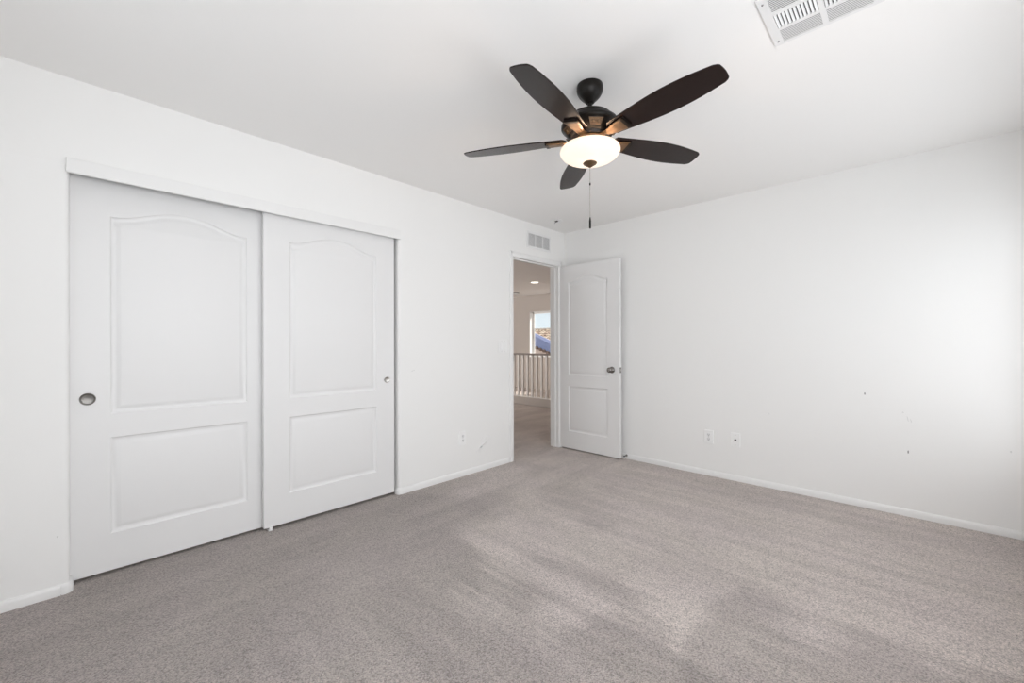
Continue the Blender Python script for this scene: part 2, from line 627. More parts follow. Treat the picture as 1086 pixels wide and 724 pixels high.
def base_along(path, bm=None):
    """sweep the profile along plan points; profile depth goes to the left-hand normal."""
    bm = bm or bmesh.new()
    pts = [Vector((p[0], p[1], 0)) for p in path]
    rings = []
    n = len(pts)
    for i, p in enumerate(pts):
        d0 = (pts[i] - pts[i - 1]).normalized() if i > 0 else None
        d1 = (pts[i + 1] - pts[i]).normalized() if i < n - 1 else None
        d0 = d0 or d1
        d1 = d1 or d0
        n0 = Vector((-d0.y, d0.x, 0))
        n1 = Vector((-d1.y, d1.x, 0))
        nn = (n0 + n1).normalized()
        k = 1.0 / max(0.5, nn.dot(n0))
        rings.append([bm.verts.new(p + nn * q[0] * k + Vector((0, 0, q[1]))) for q in base_profile()])
    for A, B in zip(rings, rings[1:]):
        for i in range(len(A)):
            j = (i + 1) % len(A)
            bm.faces.new((A[i], A[j], B[j], B[i]))
    bm.faces.new(rings[0])
    bm.faces.new(rings[-1][::-1])
    return bm


# along the left wall the room lies at +x: walk towards -y so that the left-hand normal is +x
seg = [(0.0, CO[0] - 0.030), (0.0, Y0)]
struct('baseboard_left', base_along(seg), M['trim'], label='short white baseboard left of the closet', category='baseboard', smooth=35)
corner = [(-0.075, CO[0])] + [(p[0], p[1]) for p in arc(-R, CO[0] - R, R, 90, 0)] + [(0.0, CO[0] - 0.028)]
struct('baseboard_corner', base_along(corner), M['trim'],
       label='rounded white corner block of the baseboard at the closet', category='baseboard', smooth=40)
seg = [(0.0, DO[0] - 0.053), (0.0, CO[1] + R + 0.006)] + [(p[0], p[1]) for p in arc(-R, CO[1] + R, R, 360, 270)][1:] + [(-0.02 - R, CO[1])]
struct('baseboard_between', base_along(seg), M['trim'], label='white baseboard between the closet and the doorway', category='baseboard', smooth=40)
struct('baseboard_back', base_along([(W, D), (0.0, D)]), M['trim'], label='long white baseboard under the plain back wall',
       category='baseboard', smooth=35)
struct('baseboard_right', base_along([(W, Y0), (W, D - 0.012)]), M['trim'], label='white baseboard of the window wall', category='baseboard', smooth=35)


# ------------------------------------------------------------------ moulded two-panel doors
def offset_poly(pts, d):
    n = len(pts)
    out = []
    for i in range(n):
        p0, p1, p2 = Vector(pts[i - 1]), Vector(pts[i]), Vector(pts[(i + 1) % n])
        e0, e1 = (p1 - p0).normalized(), (p2 - p1).normalized()
        n0, n1 = Vector((-e0.y, e0.x)), Vector((-e1.y, e1.x))
        nn = (n0 + n1).normalized()
        k = 1.0 / max(0.4, nn.dot(n0))
        out.append(tuple(p1 + nn * d * k))
    return out


def panel_outlines(w, m0, m1, lo0, lo1, up0, up1, rise):
    lower = [(m0, lo0), (m1, lo0), (m1, lo1), (m0, lo1)]
    upper = [(m0, up0), (m1, up0), (m1, up1)]
    n = 28
    sh = 0.05
    c = (m0 + m1) / 2
    half = (m1 - m0) / 2
    for i in range(n + 1):
        u = 1 - 2 * i / n
        x = c + half * (1 - sh) * u
        upper.append((x, up1 + rise * (0.5 + 0.5 * cos(pi * abs(u) ** 1.15))))
    upper.append((m0, up1))
    return [lower, upper]


def door_leaf(width, height, thick, outlines):
    """front face at local y=0 looking to -y; x = width, z = height; both faces carry the panels."""
    bm = bmesh.new()

    def face_side(y, sgn):
        outer = [(0, 0), (width, 0), (width, height), (0, height)]
        edges = []
        loops = []

        def ring(pts, dep):
            return [bm.verts.new((p[0], y + sgn * dep, p[1])) for p in pts]

        def link(vs):
            return [bm.edges.new((vs[i], vs[(i + 1) % len(vs)])) for i in range(len(vs))]
        ov = ring(outer, 0)
        edges += link(ov)
        for ol in outlines:
            r0 = ring(ol, 0)
            edges += link(r0)
            loops.append((ol, r0))
        bmesh.ops.triangle_fill(bm, use_beauty=True, use_dissolve=False, edges=edges)
        for ol, r0 in loops:
            prev = r0
            for off, dep in ((0.004, 0.0045), (0.010, 0.0085), (0.021, 0.0090), (0.026, 0.0070), (0.036, 0.0028), (0.044, 0.0015)):
                r = ring(offset_poly(ol, off), dep)
                for i in range(len(r)):
                    j = (i + 1) % len(r)
                    bm.faces.new((prev[i], prev[j], r[j], r[i]))
                prev = r
            bm.faces.new(prev)
        return ov
    A = face_side(0.0, 1)
    B = face_side(thick, -1)
    for i in range(4):
        j = (i + 1) % 4
        bm.faces.new((A[i], A[j], B[j], B[i]))
    return bm


def flush_pull(parent, r, x, z, m, name='finger_pull'):
    """round recessed cup on the front (local -y) face of a door"""
    prof = [(0.0, -0.0005), (r * 0.70, -0.0008), (r * 0.80, -0.0015), (r * 0.86, -0.0035), (r * 0.95, -0.0040), (r, -0.0025), (r, 0.0)]
    return obj(name, lathe(prof, 40, axis='Y', origin=(x, 0, z), cap=False), m, parent, smooth=50)


def place_on_left(o, y, x, z=0.0):
    """door-local x -> world y, door-local -y (front) -> world +x"""
    o.matrix_world = Matrix.Translation((x, y, z)) @ Matrix(((0, -1, 0, 0), (1, 0, 0, 0), (0, 0, 1, 0), (0, 0, 0, 1)))


CW = 0.908
ol = panel_outlines(CW, 0.148, CW - 0.148, 0.188, 0.680, 0.800, 1.812, 0.068)
d1 = thing('door_1', 'rear sliding closet door at the far end with big brushed round pull', 'closet door', kind='structure')
obj('door_panel', door_leaf(CW, 1.995, 0.035, ol), M['door'], d1, smooth=35)
flush_pull(d1, 0.030, 0.066, 0.883, M['brushed'])
place_on_left(d1, -0.020, -0.080, 0.018)
d1['label'] = 'sliding closet door on the rear track, the one left of its partner'
d2 = thing('door_2', 'sliding closet door on the front track, nearer the doorway', 'closet door', kind='structure')
obj('door_panel', door_leaf(CW, 1.990, 0.035, ol), M['door'], d2, smooth=35)
flush_pull(d2, 0.023, 0.846, 0.876, M['nickel'])
place_on_left(d2, 0.816, -0.030, 0.022)

struct('trim_1', BX(0.0, 0.016, CO[0] - 0.010, CO[1] + 0.015, 1.988, 2.058), M['trim'], bevel=0.003,
       label='white fascia board hiding the closet door track', category='fascia')
struct('trim_2', BX((-0.115, 0.0, CO[0], CO[1], 2.020, 2.026), (-0.108, -0.004, CO[0] + 0.005, CO[1] - 0.005, 2.014, 2.020)), M['steel'],
       label='metal track over the sliding closet doors', category='track')

g = thing('floor_guide', 'tiny white plastic floor guide under the overlapping closet doors', 'door guide', (-0.045, 0.853, 0))
obj('guide_base', BX(-0.055, 0.020, -0.012, 0.012, 0.0, 0.004), M['plate'], g, bevel=0.002)
obj('guide_fin', BX((0.0155, 0.0205, -0.009, 0.009, 0.003, 0.030)), M['plate'], g, bevel=0.002)

# bedroom door: hinged near the corner, standing open in front of the back wall
BDW = 0.768
ol = panel_outlines(BDW, 0.138, BDW - 0.138, 0.190, 0.690, 0.812, 1.838, 0.066)
d3 = thing('door_3', 'white two-panel bedroom door standing open against the back wall', 'door', (-0.010, 3.800, 0.014), kind='structure')
obj('door_panel', door_leaf(BDW, 2.026, 0.035, ol), M['door'], d3, smooth=35)


def knob_bm(x, z, side):
    s = side
    prof = [(0.0335, 0.0), (0.0335, s * 0.004), (0.029, s * 0.008), (0.014, s * 0.011), (0.011, s * 0.016), (0.011, s * 0.030), (0.016, s * 0.036),
            (0.0245, s * 0.042), (0.0275, s * 0.050), (0.0265, s * 0.058), (0.021, s * 0.063), (0.010, s * 0.0655), (0, s * 0.066)]
    return lathe(prof, 40, axis='Y', origin=(x, 0 if s < 0 else 0.035, z))


kb = obj('door_knob', knob_bm(0.681, 0.890, -1), M['steel'], d3, smooth=50)
kb['label'] = 'round nickel knob facing the room'
obj('door_knob', knob_bm(0.681, 0.890, 0.72), M['steel'], d3, smooth=50)
lp = obj('latch_plate', BX(BDW - 0.0005, BDW + 0.0015, 0.005, 0.030, 0.862, 0.918), M['steel'], d3, bevel=0.001)
obj('latch_bolt', prism([(BDW, 0.010), (BDW + 0.012, 0.012), (BDW + 0.003, 0.026), (BDW, 0.026)], 'z', 0.880, 0.900), M['nickel'], lp)
for hz in (0.215, 1.020, 1.800):
    bmh = lathe([(0.0, -0.048), (0.004, -0.047), (0.0065, -0.044), (0.0065, 0.044), (0.004, 0.047), (0, 0.048)], 16, origin=(0.004, -0.006, hz))
    box(bmh, -0.0005, 0.0, 0.002, 0.033, hz - 0.044, hz + 0.044)
    box(bmh, -0.012, 0.002, -0.0025, -0.0005, hz - 0.044, hz + 0.044)
    obj('hinge', bmh, M['steel'], d3, smooth=40)

# door frame
y0, y1, zt = DO
fr = thing('trim_3', 'white jamb and casing around the bedroom doorway', 'door frame', kind='structure')
obj('jamb', BX((-WT - 0.004, 0.003, y0, y0 + 0.016, 0, zt), (-WT - 0.004, 0.003, y1 - 0.016, y1, 0, zt), (-WT - 0.004, 0.003, y0, y1, zt - 0.016, zt)),
    M['trim'], fr, bevel=0.0015)
obj('door_stop', BX((-0.075, -0.040, y0 + 0.016, y0 + 0.027, 0, zt - 0.016), (-0.075, -0.040, y1 - 0.027, y1 - 0.016, 0, zt - 0.016),
                    (-0.075, -0.040, y0 + 0.016, y1 - 0.016, zt - 0.027, zt - 0.016)), M['trim'], fr, bevel=0.002)
cp = [(0.0, 0.0), (0.007, 0.0), (0.011, 0.006), (0.012, 0.018), (0.012, 0.040), (0.008, 0.046), (0.0, 0.046)]
bm = bmesh.new()
for q in ('l', 'r', 't'):
    if q == 'l':
        prism([(x, y0 + 0.006 - t) for x, t in cp], 'z', 0, zt + 0.040, bm)
    elif q == 'r':
        prism([(x, y1 - 0.006 + t) for x, t in cp], 'z', 0, zt + 0.040, bm)
    else:
        A = [bm.verts.new((x, y0 + 0.006 - t, zt - 0.006 + t)) for x, t in cp]
        B = [bm.verts.new((x, y1 - 0.006 + t, zt - 0.006 + t)) for x, t in cp]
        for i in range(len(cp)):
            j = (i + 1) % len(cp)
            bm.faces.new((A[i], A[j], B[j], B[i]))
        bm.faces.new(A[::-1])
        bm.faces.new(B)
obj('casing', bm, M['trim'], fr, smooth=40)
st = obj('strike_plate', BX((-0.030, 0.010, y0 + 0.0155, y0 + 0.0175, 0.995, 1.052)), M['nickel'], fr, bevel=0.001)

sp = thing('door_spring', 'small metal stop on the baseboard behind the door edge', 'door stop', (0.785, D - BT, 0.034))
obj('stop_base', lathe([(0.011, 0), (0.011, -0.004), (0.007, -0.008), (0, -0.008)], 20, axis='Y'), M['steel'], sp, smooth=40)
pts = []
for i in range(121):
    a = 2 * pi * i / 10.0
    pts.append((0.0048 * cos(a), -0.006 - 0.040 * i / 120.0, 0.0048 * sin(a)))
obj('spring_coil', tube(pts, 0.0011, 6), M['steel'], sp, smooth=60)
obj('rubber_tip', lathe([(0, -0.056), (0.006, -0.056), (0.0075, -0.052), (0.0075, -0.046), (0.005, -0.044), (0, -0.044)], 20, axis='Y'),
    M['rubber'], sp, smooth=40)
sp.name = 'spring_stop'


# ------------------------------------------------------------------ ceiling fan
FX, FY = 1.7464, 1.7546
fan = thing('ceiling_fan', 'dark bronze five-blade ceiling fan with glowing white bowl light', 'ceiling fan', (FX, FY, H))
Z = lambda z: z - H          # local heights

obj('canopy', lathe([(0.0, 0.0), (0.062, 0.0), (0.0640, -0.006), (0.0640, -0.022), (0.0610, -0.036), (0.052, -0.052), (0.040, -0.066), (0.027, -0.078),
                     (0.021, -0.085), (0.0, -0.085)], 56), M['bronze'], fan, smooth=40)
obj('downrod', lathe([(0.0, -0.075), (0.0115, -0.075), (0.0115, -0.125), (0.021, -0.128), (0.021, -0.150), (0, -0.150)], 28), M['bronze'], fan, smooth=40)
house = obj('motor_housing', lathe([(0.0, Z(2.305)), (0.040, Z(2.304)), (0.075, Z(2.298)), (0.100, Z(2.286)), (0.112, Z(2.274)), (0.114, Z(2.268)),
                                    (0.121, Z(2.265)), (0.134, Z(2.254)), (0.1405, Z(2.243)), (0.1405, Z(2.234)), (0.137, Z(2.229)),
                                    (0.133, Z(2.227)), (0.129, Z(2.222)), (0.104, Z(2.190)), (0.092, Z(2.184)), (0.086, Z(2.172)), (0.0, Z(2.172))], 72),
            M['bronze'], fan, smooth=28)
PH = 4.8872
# decorative windows with lamp glow coloured in, on the underside between the blades
for k in range(5):
    a = PH + (k + 0.5) * 2 * pi / 5
    bmv = bmesh.new()

    def cone_pt(t, s, lift):
        # t 0..1 down the slope, s sideways metres
        r = 0.1300 + (0.1040 - 0.1300) * t
        z = 2.2233 + (2.1900 - 2.2233) * t
        n = Vector((0.788, 0, -0.615))
        p = Vector((r, s, Z(z))) + n * lift
        return p
    outer = [(0.10, -0.034), (0.10, 0.034), (0.86, 0.023), (0.86, -0.023)]
    inner = [(0.20, -0.027), (0.20, 0.027), (0.76, 0.018), (0.76, -0.018)]
    lo = [bmv.verts.new(cone_pt(t, s, 0.0005)) for t, s in outer]
    up = [bmv.verts.new(cone_pt(t, s, 0.006)) for t, s in outer]
    ui = [bmv.verts.new(cone_pt(t, s, 0.006)) for t, s in inner]
    di = [bmv.verts.new(cone_pt(t, s, 0.0025)) for t, s in inner]
    for i in range(4):
        j = (i + 1) % 4
        bmv.faces.new((lo[i], lo[j], up[j], up[i]))
        bmv.faces.new((up[i], up[j], ui[j], ui[i]))
        bmv.faces.new((ui[i], ui[j], di[j], di[i]))
    bmv.faces.new(di)
    bmv.faces.new(lo[::-1])
    for s in (-0.013, 0.013):
        c = cone_pt(0.5, s, 0.0)
        n = Vector((0.788, 0, -0.615)).normalized()
        u = Vector((0, 1, 0))
        w = n.cross(u)
        rings = []
        for rr, hh in ((0.008, 0.002), (0.008, 0.005), (0.006, 0.0075), (0.0, 0.008)):
            if rr == 0:
                rings.append([bmv.verts.new(c + n * hh)])
            else:
                rings.append([bmv.verts.new(c + n * hh + rr * (cos(q * pi / 6) * u + sin(q * pi / 6) * w)) for q in range(12)])
        for A, B in zip(rings, rings[1:]):
            for i in range(12):
                j = (i + 1) % 12
                if len(B) == 1:
                    bmv.faces.new((A[i], A[j], B[0]))
                else:
                    bmv.faces.new((A[i], A[j], B[j], B[i]))
    o = obj('housing_medallion', bmv, M['bronze_lit'], fan, smooth=30)
    o.rotation_euler = (0, 0, a)

# blade outline (x along the blade, y across)
PITCH = radians(-12.0)


def blade_bm():
    r0, r1 = 0.135, 0.648
    top, bot = [], []
    n = 30

    def half(t):
        # half width along the blade, t 0 root .. 1 tip
        return 0.045 + 0.0035 * t + 0.0245 * sin(pi * t ** 1.2)
    outline = []
    tipc = 0.018
    for i in range(n + 1):
        t = i / n
        outline.append((r0 + (r1 - r0) * t, half(t)))
    hw = half(1.0)
    up = outline
    # tip: corners rounded, gently bowed
    pts = []
    for x, w in up[:-1]:
        pts.append((x, -w))
    rc = 0.014
    pts += [(r1 - 0.004 + (0.0), -hw + 0.004)]
    for i in range(1, 10):
        u = -1 + 2 * i / 10
        pts.append((r1 + 0.007 * (1 - u * u), hw * u * 0.97))
    pts += [(r1 - 0.004, hw - 0.004)]
    for x, w in reversed(up[:-1]):
        pts.append((x, w))
    # root: rounded end
    for i in range(1, 8):
        u = 1 - 2 * i / 8
        pts.append((r0 - 0.020 * (1 - u * u), half(0) * u))
    bm = bmesh.new()
    th = 0.0055
    A = [bm.verts.new((x, y, -th / 2)) for x, y in pts]
    B = [bm.verts.new((x, y, th / 2)) for x, y in pts]
    for i in range(len(pts)):
        j = (i + 1) % len(pts)
        bm.faces.new((A[i], A[j], B[j], B[i]))
    bm.faces.new(A[::-1])
    bm.faces.new(B)
    bmesh.ops.rotate(bm, verts=bm.verts, cent=(0, 0, 0), matrix=Matrix.Rotation(PITCH, 3, 'X'))
    return bm


def bracket_bm():
    """blade iron: stem out of the hub widening to a plate under the blade"""
    bm = bmesh.new()
    prof = [(0.070, 0.020, Z(2.177)), (0.092, 0.019, Z(2.174)), (0.112, 0.0205, Z(2.171)), (0.140, 0.027, Z(2.172)), (0.175, 0.034, Z(2.1735)),
            (0.205, 0.037, Z(2.1735)), (0.213, 0.035, Z(2.1735))]
    th = 0.005
    prev = None
    for i, (x, hw, z) in enumerate(prof):
        tw = PITCH * min(1.0, max(0.0, (x - 0.085) / 0.06))
        ring = []
        for yy, zz in ((-hw, -th), (-hw * 0.72, -th * 1.5), (hw * 0.72, -th * 1.5), (hw, -th), (hw, 0), (-hw, 0)):
            c, s = cos(tw), sin(tw)
            ring.append(bm.verts.new((x, yy * c - zz * s, z + yy * s + zz * c)))
        if prev:
            for k in range(6):
                bm.faces.new((prev[k], prev[(k + 1) % 6], ring[(k + 1) % 6], ring[k]))
        else:
            bm.faces.new(ring[::-1])
        prev = ring
    bm.faces.new(prev)
    return bm


bl0 = obj('blade', blade_bm(), M['blade'], fan, bevel=0.0015, segs=2, loc=(0, 0, Z(2.1795)))
br0 = obj('blade_iron', bracket_bm(), M['bronze_lit'], None, bevel=0.001, segs=2)
cap = bmesh.new()
box(cap, 0.203, 0.221, -0.034, 0.034, -0.0135, -0.0030)
bmesh.ops.rotate(cap, verts=cap.verts, cent=(0, 0, 0), matrix=Matrix.Rotation(PITCH, 3, 'X'))
ca0 = obj('blade_clamp', cap, M['bronze'], None, bevel=0.001)
for k in range(5):
    a = PH + k * 2 * pi / 5
    b = bl0 if k == 0 else bl0.copy()
    br = br0 if k == 0 else br0.copy()
    ca = ca0 if k == 0 else ca0.copy()
    if k:
        COL.objects.link(b)
        COL.objects.link(br)
        COL.objects.link(ca)
        b.parent = fan
    b.rotation_euler = (0, 0, a)
    br.parent = b
    br.location = (0, 0, -Z(2.1795))
    ca.parent = b

obj('light_fitter', lathe([(0.0, Z(2.173)), (0.074, Z(2.173)), (0.076, Z(2.168)), (0.066, Z(2.160)), (0.060, Z(2.150)), (0.064, Z(2.143)), (0.082, Z(2.138)),
                           (0.086, Z(2.132)), (0.060, Z(2.129)), (0.0, Z(2.129))], 56), M['bronze_lit'], fan, smooth=35)
bowl = lathe([(0.132, Z(2.1315)), (0.137, Z(2.131)), (0.144, Z(2.124)), (0.146, Z(2.115)), (0.1435, Z(2.107)), (0.135, Z(2.0955)), (0.120, Z(2.0845)),
              (0.099, Z(2.0755)), (0.075, Z(2.069)), (0.048, Z(2.0645)), (0.020, Z(2.0625)), (0.0, Z(2.062))], 72, cap=False)
obj('glass_bowl', bowl, M['bowl'], fan, smooth=60)['label'] = 'glowing white alabaster glass bowl'
obj('finial', lathe([(0.0, Z(2.065)), (0.031, Z(2.0625)), (0.034, Z(2.059)), (0.032, Z(2.0555)), (0.025, Z(2.051)), (0.017, Z(2.046)), (0.010, Z(2.042)),
                     (0.0065, Z(2.039)), (0.0, Z(2.0375))], 40), M['bronze_lit'], fan, smooth=45)
# pull chain: fine ball chain with one connector and a dark fob
ch = bmesh.new()
tube([(0, 0, Z(2.040)), (0, 0, Z(1.79))], 0.0009, 6, ch)
nb = 66
for i in range(nb):
    z = 2.037 - (2.037 - 1.792) * i / (nb - 1)
    lathe([(0, -0.0016), (0.0014, -0.0007), (0.0014, 0.0007), (0, 0.0016)], 8, bm=ch, origin=(0, 0, Z(z)))
pc = obj('pull_chain', ch, M['chain'], fan, smooth=60)
obj('chain_connector', lathe([(0, -0.008), (0.0032, -0.005), (0.0036, 0.0), (0.0032, 0.005), (0, 0.008)], 14, origin=(0, 0, Z(1.957))), M['bronze'], pc, smooth=50)
obj('pull_fob', lathe([(0, Z(1.738)), (0.0042, Z(1.739)), (0.0050, Z(1.745)), (0.0050, Z(1.775)), (0.0034, Z(1.788)), (0.0018, Z(1.795)), (0, Z(1.796))], 18),
    M['bronze'], pc, smooth=45)
lb = light('bowl_bulbs', 'POINT', (FX, FY, 2.108), 11.0, (1.0, 0.72, 0.50), radius=0.03)


# ------------------------------------------------------------------ ceiling air register
vx, vy = 2.472, 2.068
reg = thing('ceiling_register', 'white louvered air register in the ceiling', 'air vent', (vx, vy, H))
cols = [(0.032, 0.166), (0.184, 0.318)]
rows = [(-0.101, -0.016), (-0.200, -0.115), (-0.303, -0.218)]
X1, Y1 = 0.350, -0.319
bm = bmesh.new()
xs = [0.0, cols[0][0], cols[0][1], cols[1][0], cols[1][1], X1]
ys = [0.0, rows[0][1], rows[0][0], rows[1][1], rows[1][0], rows[2][1], rows[2][0], Y1]
for i in range(5):
    for j in range(7):
        if i in (1, 3) and j in (1, 3, 5):
            continue
        box(bm, xs[i], xs[i + 1], ys[j + 1], ys[j], -0.006, 0.0)
bmesh.ops.remove_doubles(bm, verts=bm.verts, dist=1e-5)
inner = [f for f in bm.faces if all(len(e.link_faces) > 2 for e in f.edges)]
fr_o = obj('register_frame', bm, M['vent'], reg)
obj('duct_back', BX(cols[0][0] - 0.004, cols[1][1] + 0.004, rows[2][0] - 0.004, rows[0][1] + 0.004, -0.0006, 0.0), M['vent_dark'], reg)


def louver(x0, x1, y0, y1, along, n, tilt, wid):
    bm = bmesh.new()
    for i in range(n):
        t = (i + 0.5) / n
        if along == 'x':
            cy = y0 + (y1 - y0) * t
            dy, dz = wid / 2 * cos(tilt), wid / 2 * sin(tilt)
            prism([(cy - dy, -0.0052 - dz), (cy + dy, -0.0052 + dz), (cy + dy, -0.0044 + dz), (cy - dy, -0.0044 - dz)], 'x', x0, x1, bm)
        else:
            cx = x0 + (x1 - x0) * t
            dx, dz = wid / 2 * cos(tilt), wid / 2 * sin(tilt)
            prism([(cx - dx, -0.0052 - dz), (cx + dx, -0.0052 + dz), (cx + dx, -0.0044 + dz), (cx - dx, -0.0044 - dz)], 'y', y0, y1, bm)
    return bm


for (x0, x1) in cols:
    for r, (a0, a1) in enumerate(rows):
        if r == 1:
            obj('louver_bank', louver(x0, x1, a0, a1, 'y', 11, radians(35), 0.009), M['vent'], reg)
        else:
            obj('louver_bank', louver(x0, x1, a0, a1, 'x', 9, radians(-8 if r == 0 else 15), 0.0045 if r == 0 else 0.0095), M['vent'], reg)
for x, y in ((0.016, -0.030), (0.016, -0.290)):
    obj('mounting_screw', lathe([(0.0, -0.0085), (0.003, -0.008), (0.0042, -0.006), (0.0, -0.006)], 14, origin=(x, y, 0)), M['steel'], reg, smooth=40)

# ------------------------------------------------------------------ return-air grille above the doorway
gr = thing('wall_grille', 'white three-section transfer grille above the doorway', 'air vent', (0.0, 3.247, 2.178))
gw, gh = 0.391, 0.174
bars = [(0.0, 0.022), (0.128, 0.143), (0.248, 0.263), (gw - 0.022, gw)]
bm = bmesh.new()
for a, b in bars:
    box(bm, 0, 0.007, a, b, 0.0, gh)
for a, b in zip(bars, bars[1:]):
    box(bm, 0, 0.007, a[1], b[0], 0.0, 0.020)
    box(bm, 0, 0.007, a[1], b[0], gh - 0.020, gh)
obj('grille_frame', bm, M['vent'], gr)
obj('grille_back', BX(0.0, 0.0008, 0.01, gw - 0.01, 0.01, gh - 0.01), M['grille_back'], gr)
for a, b in zip(bars, bars[1:]):
    bm = bmesh.new()
    n = 15
    for i in range(n):
        zc = 0.020 + (gh - 0.040) * (i + 0.5) / n
        prism([(0.001, zc + 0.004), (0.0065, zc - 0.0035), (0.0072, zc - 0.0030), (0.0017, zc + 0.0045)], 'y', a[1], b[0], bm)
    obj('louver_panel', bm, M['vent'], gr)

# ------------------------------------------------------------------ electrical plates


def rounded_plate(w, h, d, r=0.006):
    pts = []
    for cx, cy, a in ((w / 2 - r, h / 2 - r, 0), (-w / 2 + r, h / 2 - r, 90), (-w / 2 + r, -h / 2 + r, 180), (w / 2 - r, -h / 2 + r, 270)):
        pts += arc(cx, cy, r, a, a + 90, 5)
    bm = bmesh.new()
    rings = []
    for off, dep in ((0, 0.0), (0, -d * 0.75), (0.002, -d)):
        rings.append([bm.verts.new((x * (1 - 2 * off / w), dep, y * (1 - 2 * off / h))) for x, y in pts])
    for A, B in zip(rings, rings[1:]):
        for i in range(len(A)):
            j = (i + 1) % len(A)
            bm.faces.new((A[i], A[j], B[j], B[i]))
    bm.faces.new(rings[0])
    bm.faces.new(rings[-1])
    return bm


def screw(parent, x, z, d):
    return obj('plate_screw', lathe([(0.0035, -d + 0.0005), (0.0030, -d - 0.0008), (0, -d - 0.001)], 12, axis='Y', origin=(x, 0, z)), M['nickel'], parent, smooth=40)


def receptacle_half(parent, z, d):
    # rounded face with two slots and a ground hole
    pts = []
    for q in arc(0, 0, 0.0172, 45, 135, 8):
        pts.append((q[0] * 1.0, q[1] * 0.85))
    for q in arc(0, 0, 0.0172, 225, 315, 8):
        pts.append((q[0] * 1.0, q[1] * 0.85))
    f = obj('receptacle', prism([(x, z + y) for x, y in pts], 'y', -d - 0.0022, -d + 0.001), M['vent'], parent, bevel=0.0008)
    obj('slot', BX((-0.0075, -0.0055, -d - 0.0028, -d - 0.0015, z - 0.001, z + 0.008), (0.0055, 0.0075, -d - 0.0028, -d - 0.0015, z - 0.0005, z + 0.0075),
                   (-0.0022, 0.0022, -d - 0.0028, -d - 0.0015, z - 0.0095, z - 0.005)), M['slot'], f)
    return f


def outlet(name, label, loc, rotz, group=None):
    t = thing(name, label, 'outlet', loc, rotz, group)
    obj('cover_plate', rounded_plate(0.076, 0.120, 0.0085), M['plate'], t, smooth=35)
    receptacle_half(t, 0.0195, 0.0085)
    receptacle_half(t, -0.0195, 0.0085)
    screw(t, 0, 0, 0.0085)
    return t


outlet('wall_outlet', 'white duplex outlet on the back wall, the one nearer the door', (1.583, D, 0.343), 0.0)
outlet('wall_outlet', 'white duplex outlet low on the wall between closet and doorway', (0.0, 2.382, 0.336), pi / 2)
t = thing('cable_plate', 'white cable jack plate with a dark center connector on the back wall', 'wall plate', (1.800, D, 0.348))
obj('cover_plate', rounded_plate(0.074, 0.120, 0.0085), M['plate'], t, smooth=35)
screw(t, 0, 0.042, 0.0085)
obj('jack_connector', lathe([(0.0095, -0.0055), (0.0095, -0.0095), (0.0065, -0.010), (0.0058, -0.017), (0.0030, -0.017), (0.0028, -0.0145), (0, -0.0145)],
                            6, axis='Y'), M['slot'], t)
screw(t, 0, -0.042, 0.0085)

t = thing('light_switch', 'white double rocker light switch beside the doorway', 'light switch', (0.0, 2.895, 1.150), pi / 2)
obj('cover_plate', rounded_plate(0.117, 0.124, 0.0065), M['plate'], t, smooth=35)
for x in (-0.023, 0.023):
    q = obj('switch_surround', BX(x - 0.0180, x + 0.0180, -0.0072, -0.004, -0.0345, 0.0345), M['vent'], t)
    bm = prism([(-0.0068, -0.0325), (-0.0105, -0.0325), (-0.0078, 0.0), (-0.0092, 0.0325), (-0.0068, 0.0325)], 'x', x - 0.0160, x + 0.0160)
    obj('rocker', bm, M['plate'], q, bevel=0.0008)
for x in (-0.023, 0.023):
    screw(t, x, 0.048, 0.0065)
    screw(t, x, -0.048, 0.0065)

# ------------------------------------------------------------------ empty detector mount on the ceiling by the door corner
t = thing('detector_mount', 'small white ceiling mount with a dark dangling plug by the door corner', 'ceiling mount', (0.245, 3.43, H))
obj('mount_plate', lathe([(0.030, 0), (0.062, 0.0), (0.064, -0.003), (0.060, -0.006), (0.034, -0.006), (0.030, -0.002)], 40, cap=False), M['plate'], t, smooth=35)
obj('junction_cover', lathe([(0, -0.001), (0.030, -0.001), (0.030, 0.0), (0, 0.0)], 30), M['plate'], t)
wr = obj('lead_wire', tube([(0.006, 0.0, -0.001), (0.006, -0.003, -0.010), (-0.008, -0.006, -0.020), (-0.014, -0.006, -0.033)], 0.0022, 8), M['rubber'], t, smooth=60)
obj('plug', BX(-0.008, 0.022, -0.014, 0.004, -0.017, -0.007), M['slot'], wr, bevel=0.002)
obj('plug_clip', BX(-0.019, -0.011, -0.010, -0.002, -0.040, -0.030), M['plate'], wr, bevel=0.001)

# ------------------------------------------------------------------ wall blemishes
random.seed(4)


def scuff(parent, pts, m, normal, t=0.0006):
    bm = bmesh.new()
    for (a, b, w, h, ang) in pts:
        n = 9
        vs = []
        vs2 = []
        for i in range(n):
            q = 2 * pi * i / n
            rr = 0.75 + 0.5 * random.random()
            u, v = w * rr * cos(q), h * rr * sin(q)
            u, v = u * cos(ang) - v * sin(ang), u * sin(ang) + v * cos(ang)
            if normal == 'y':
                vs.append(bm.verts.new((a + u, D - t, b + v)))
                vs2.append(bm.verts.new((a + u * 1.1, D, b + v * 1.1)))
            else:
                vs.append(bm.verts.new((t, a + u, b + v)))
                vs2.append(bm.verts.new((0, a + u * 1.1, b + v * 1.1)))
        bm.faces.new(vs)
        for i in range(n):
            j = (i + 1) % n
            bm.faces.new((vs[i], vs[j], vs2[j], vs2[i]))
    return bm


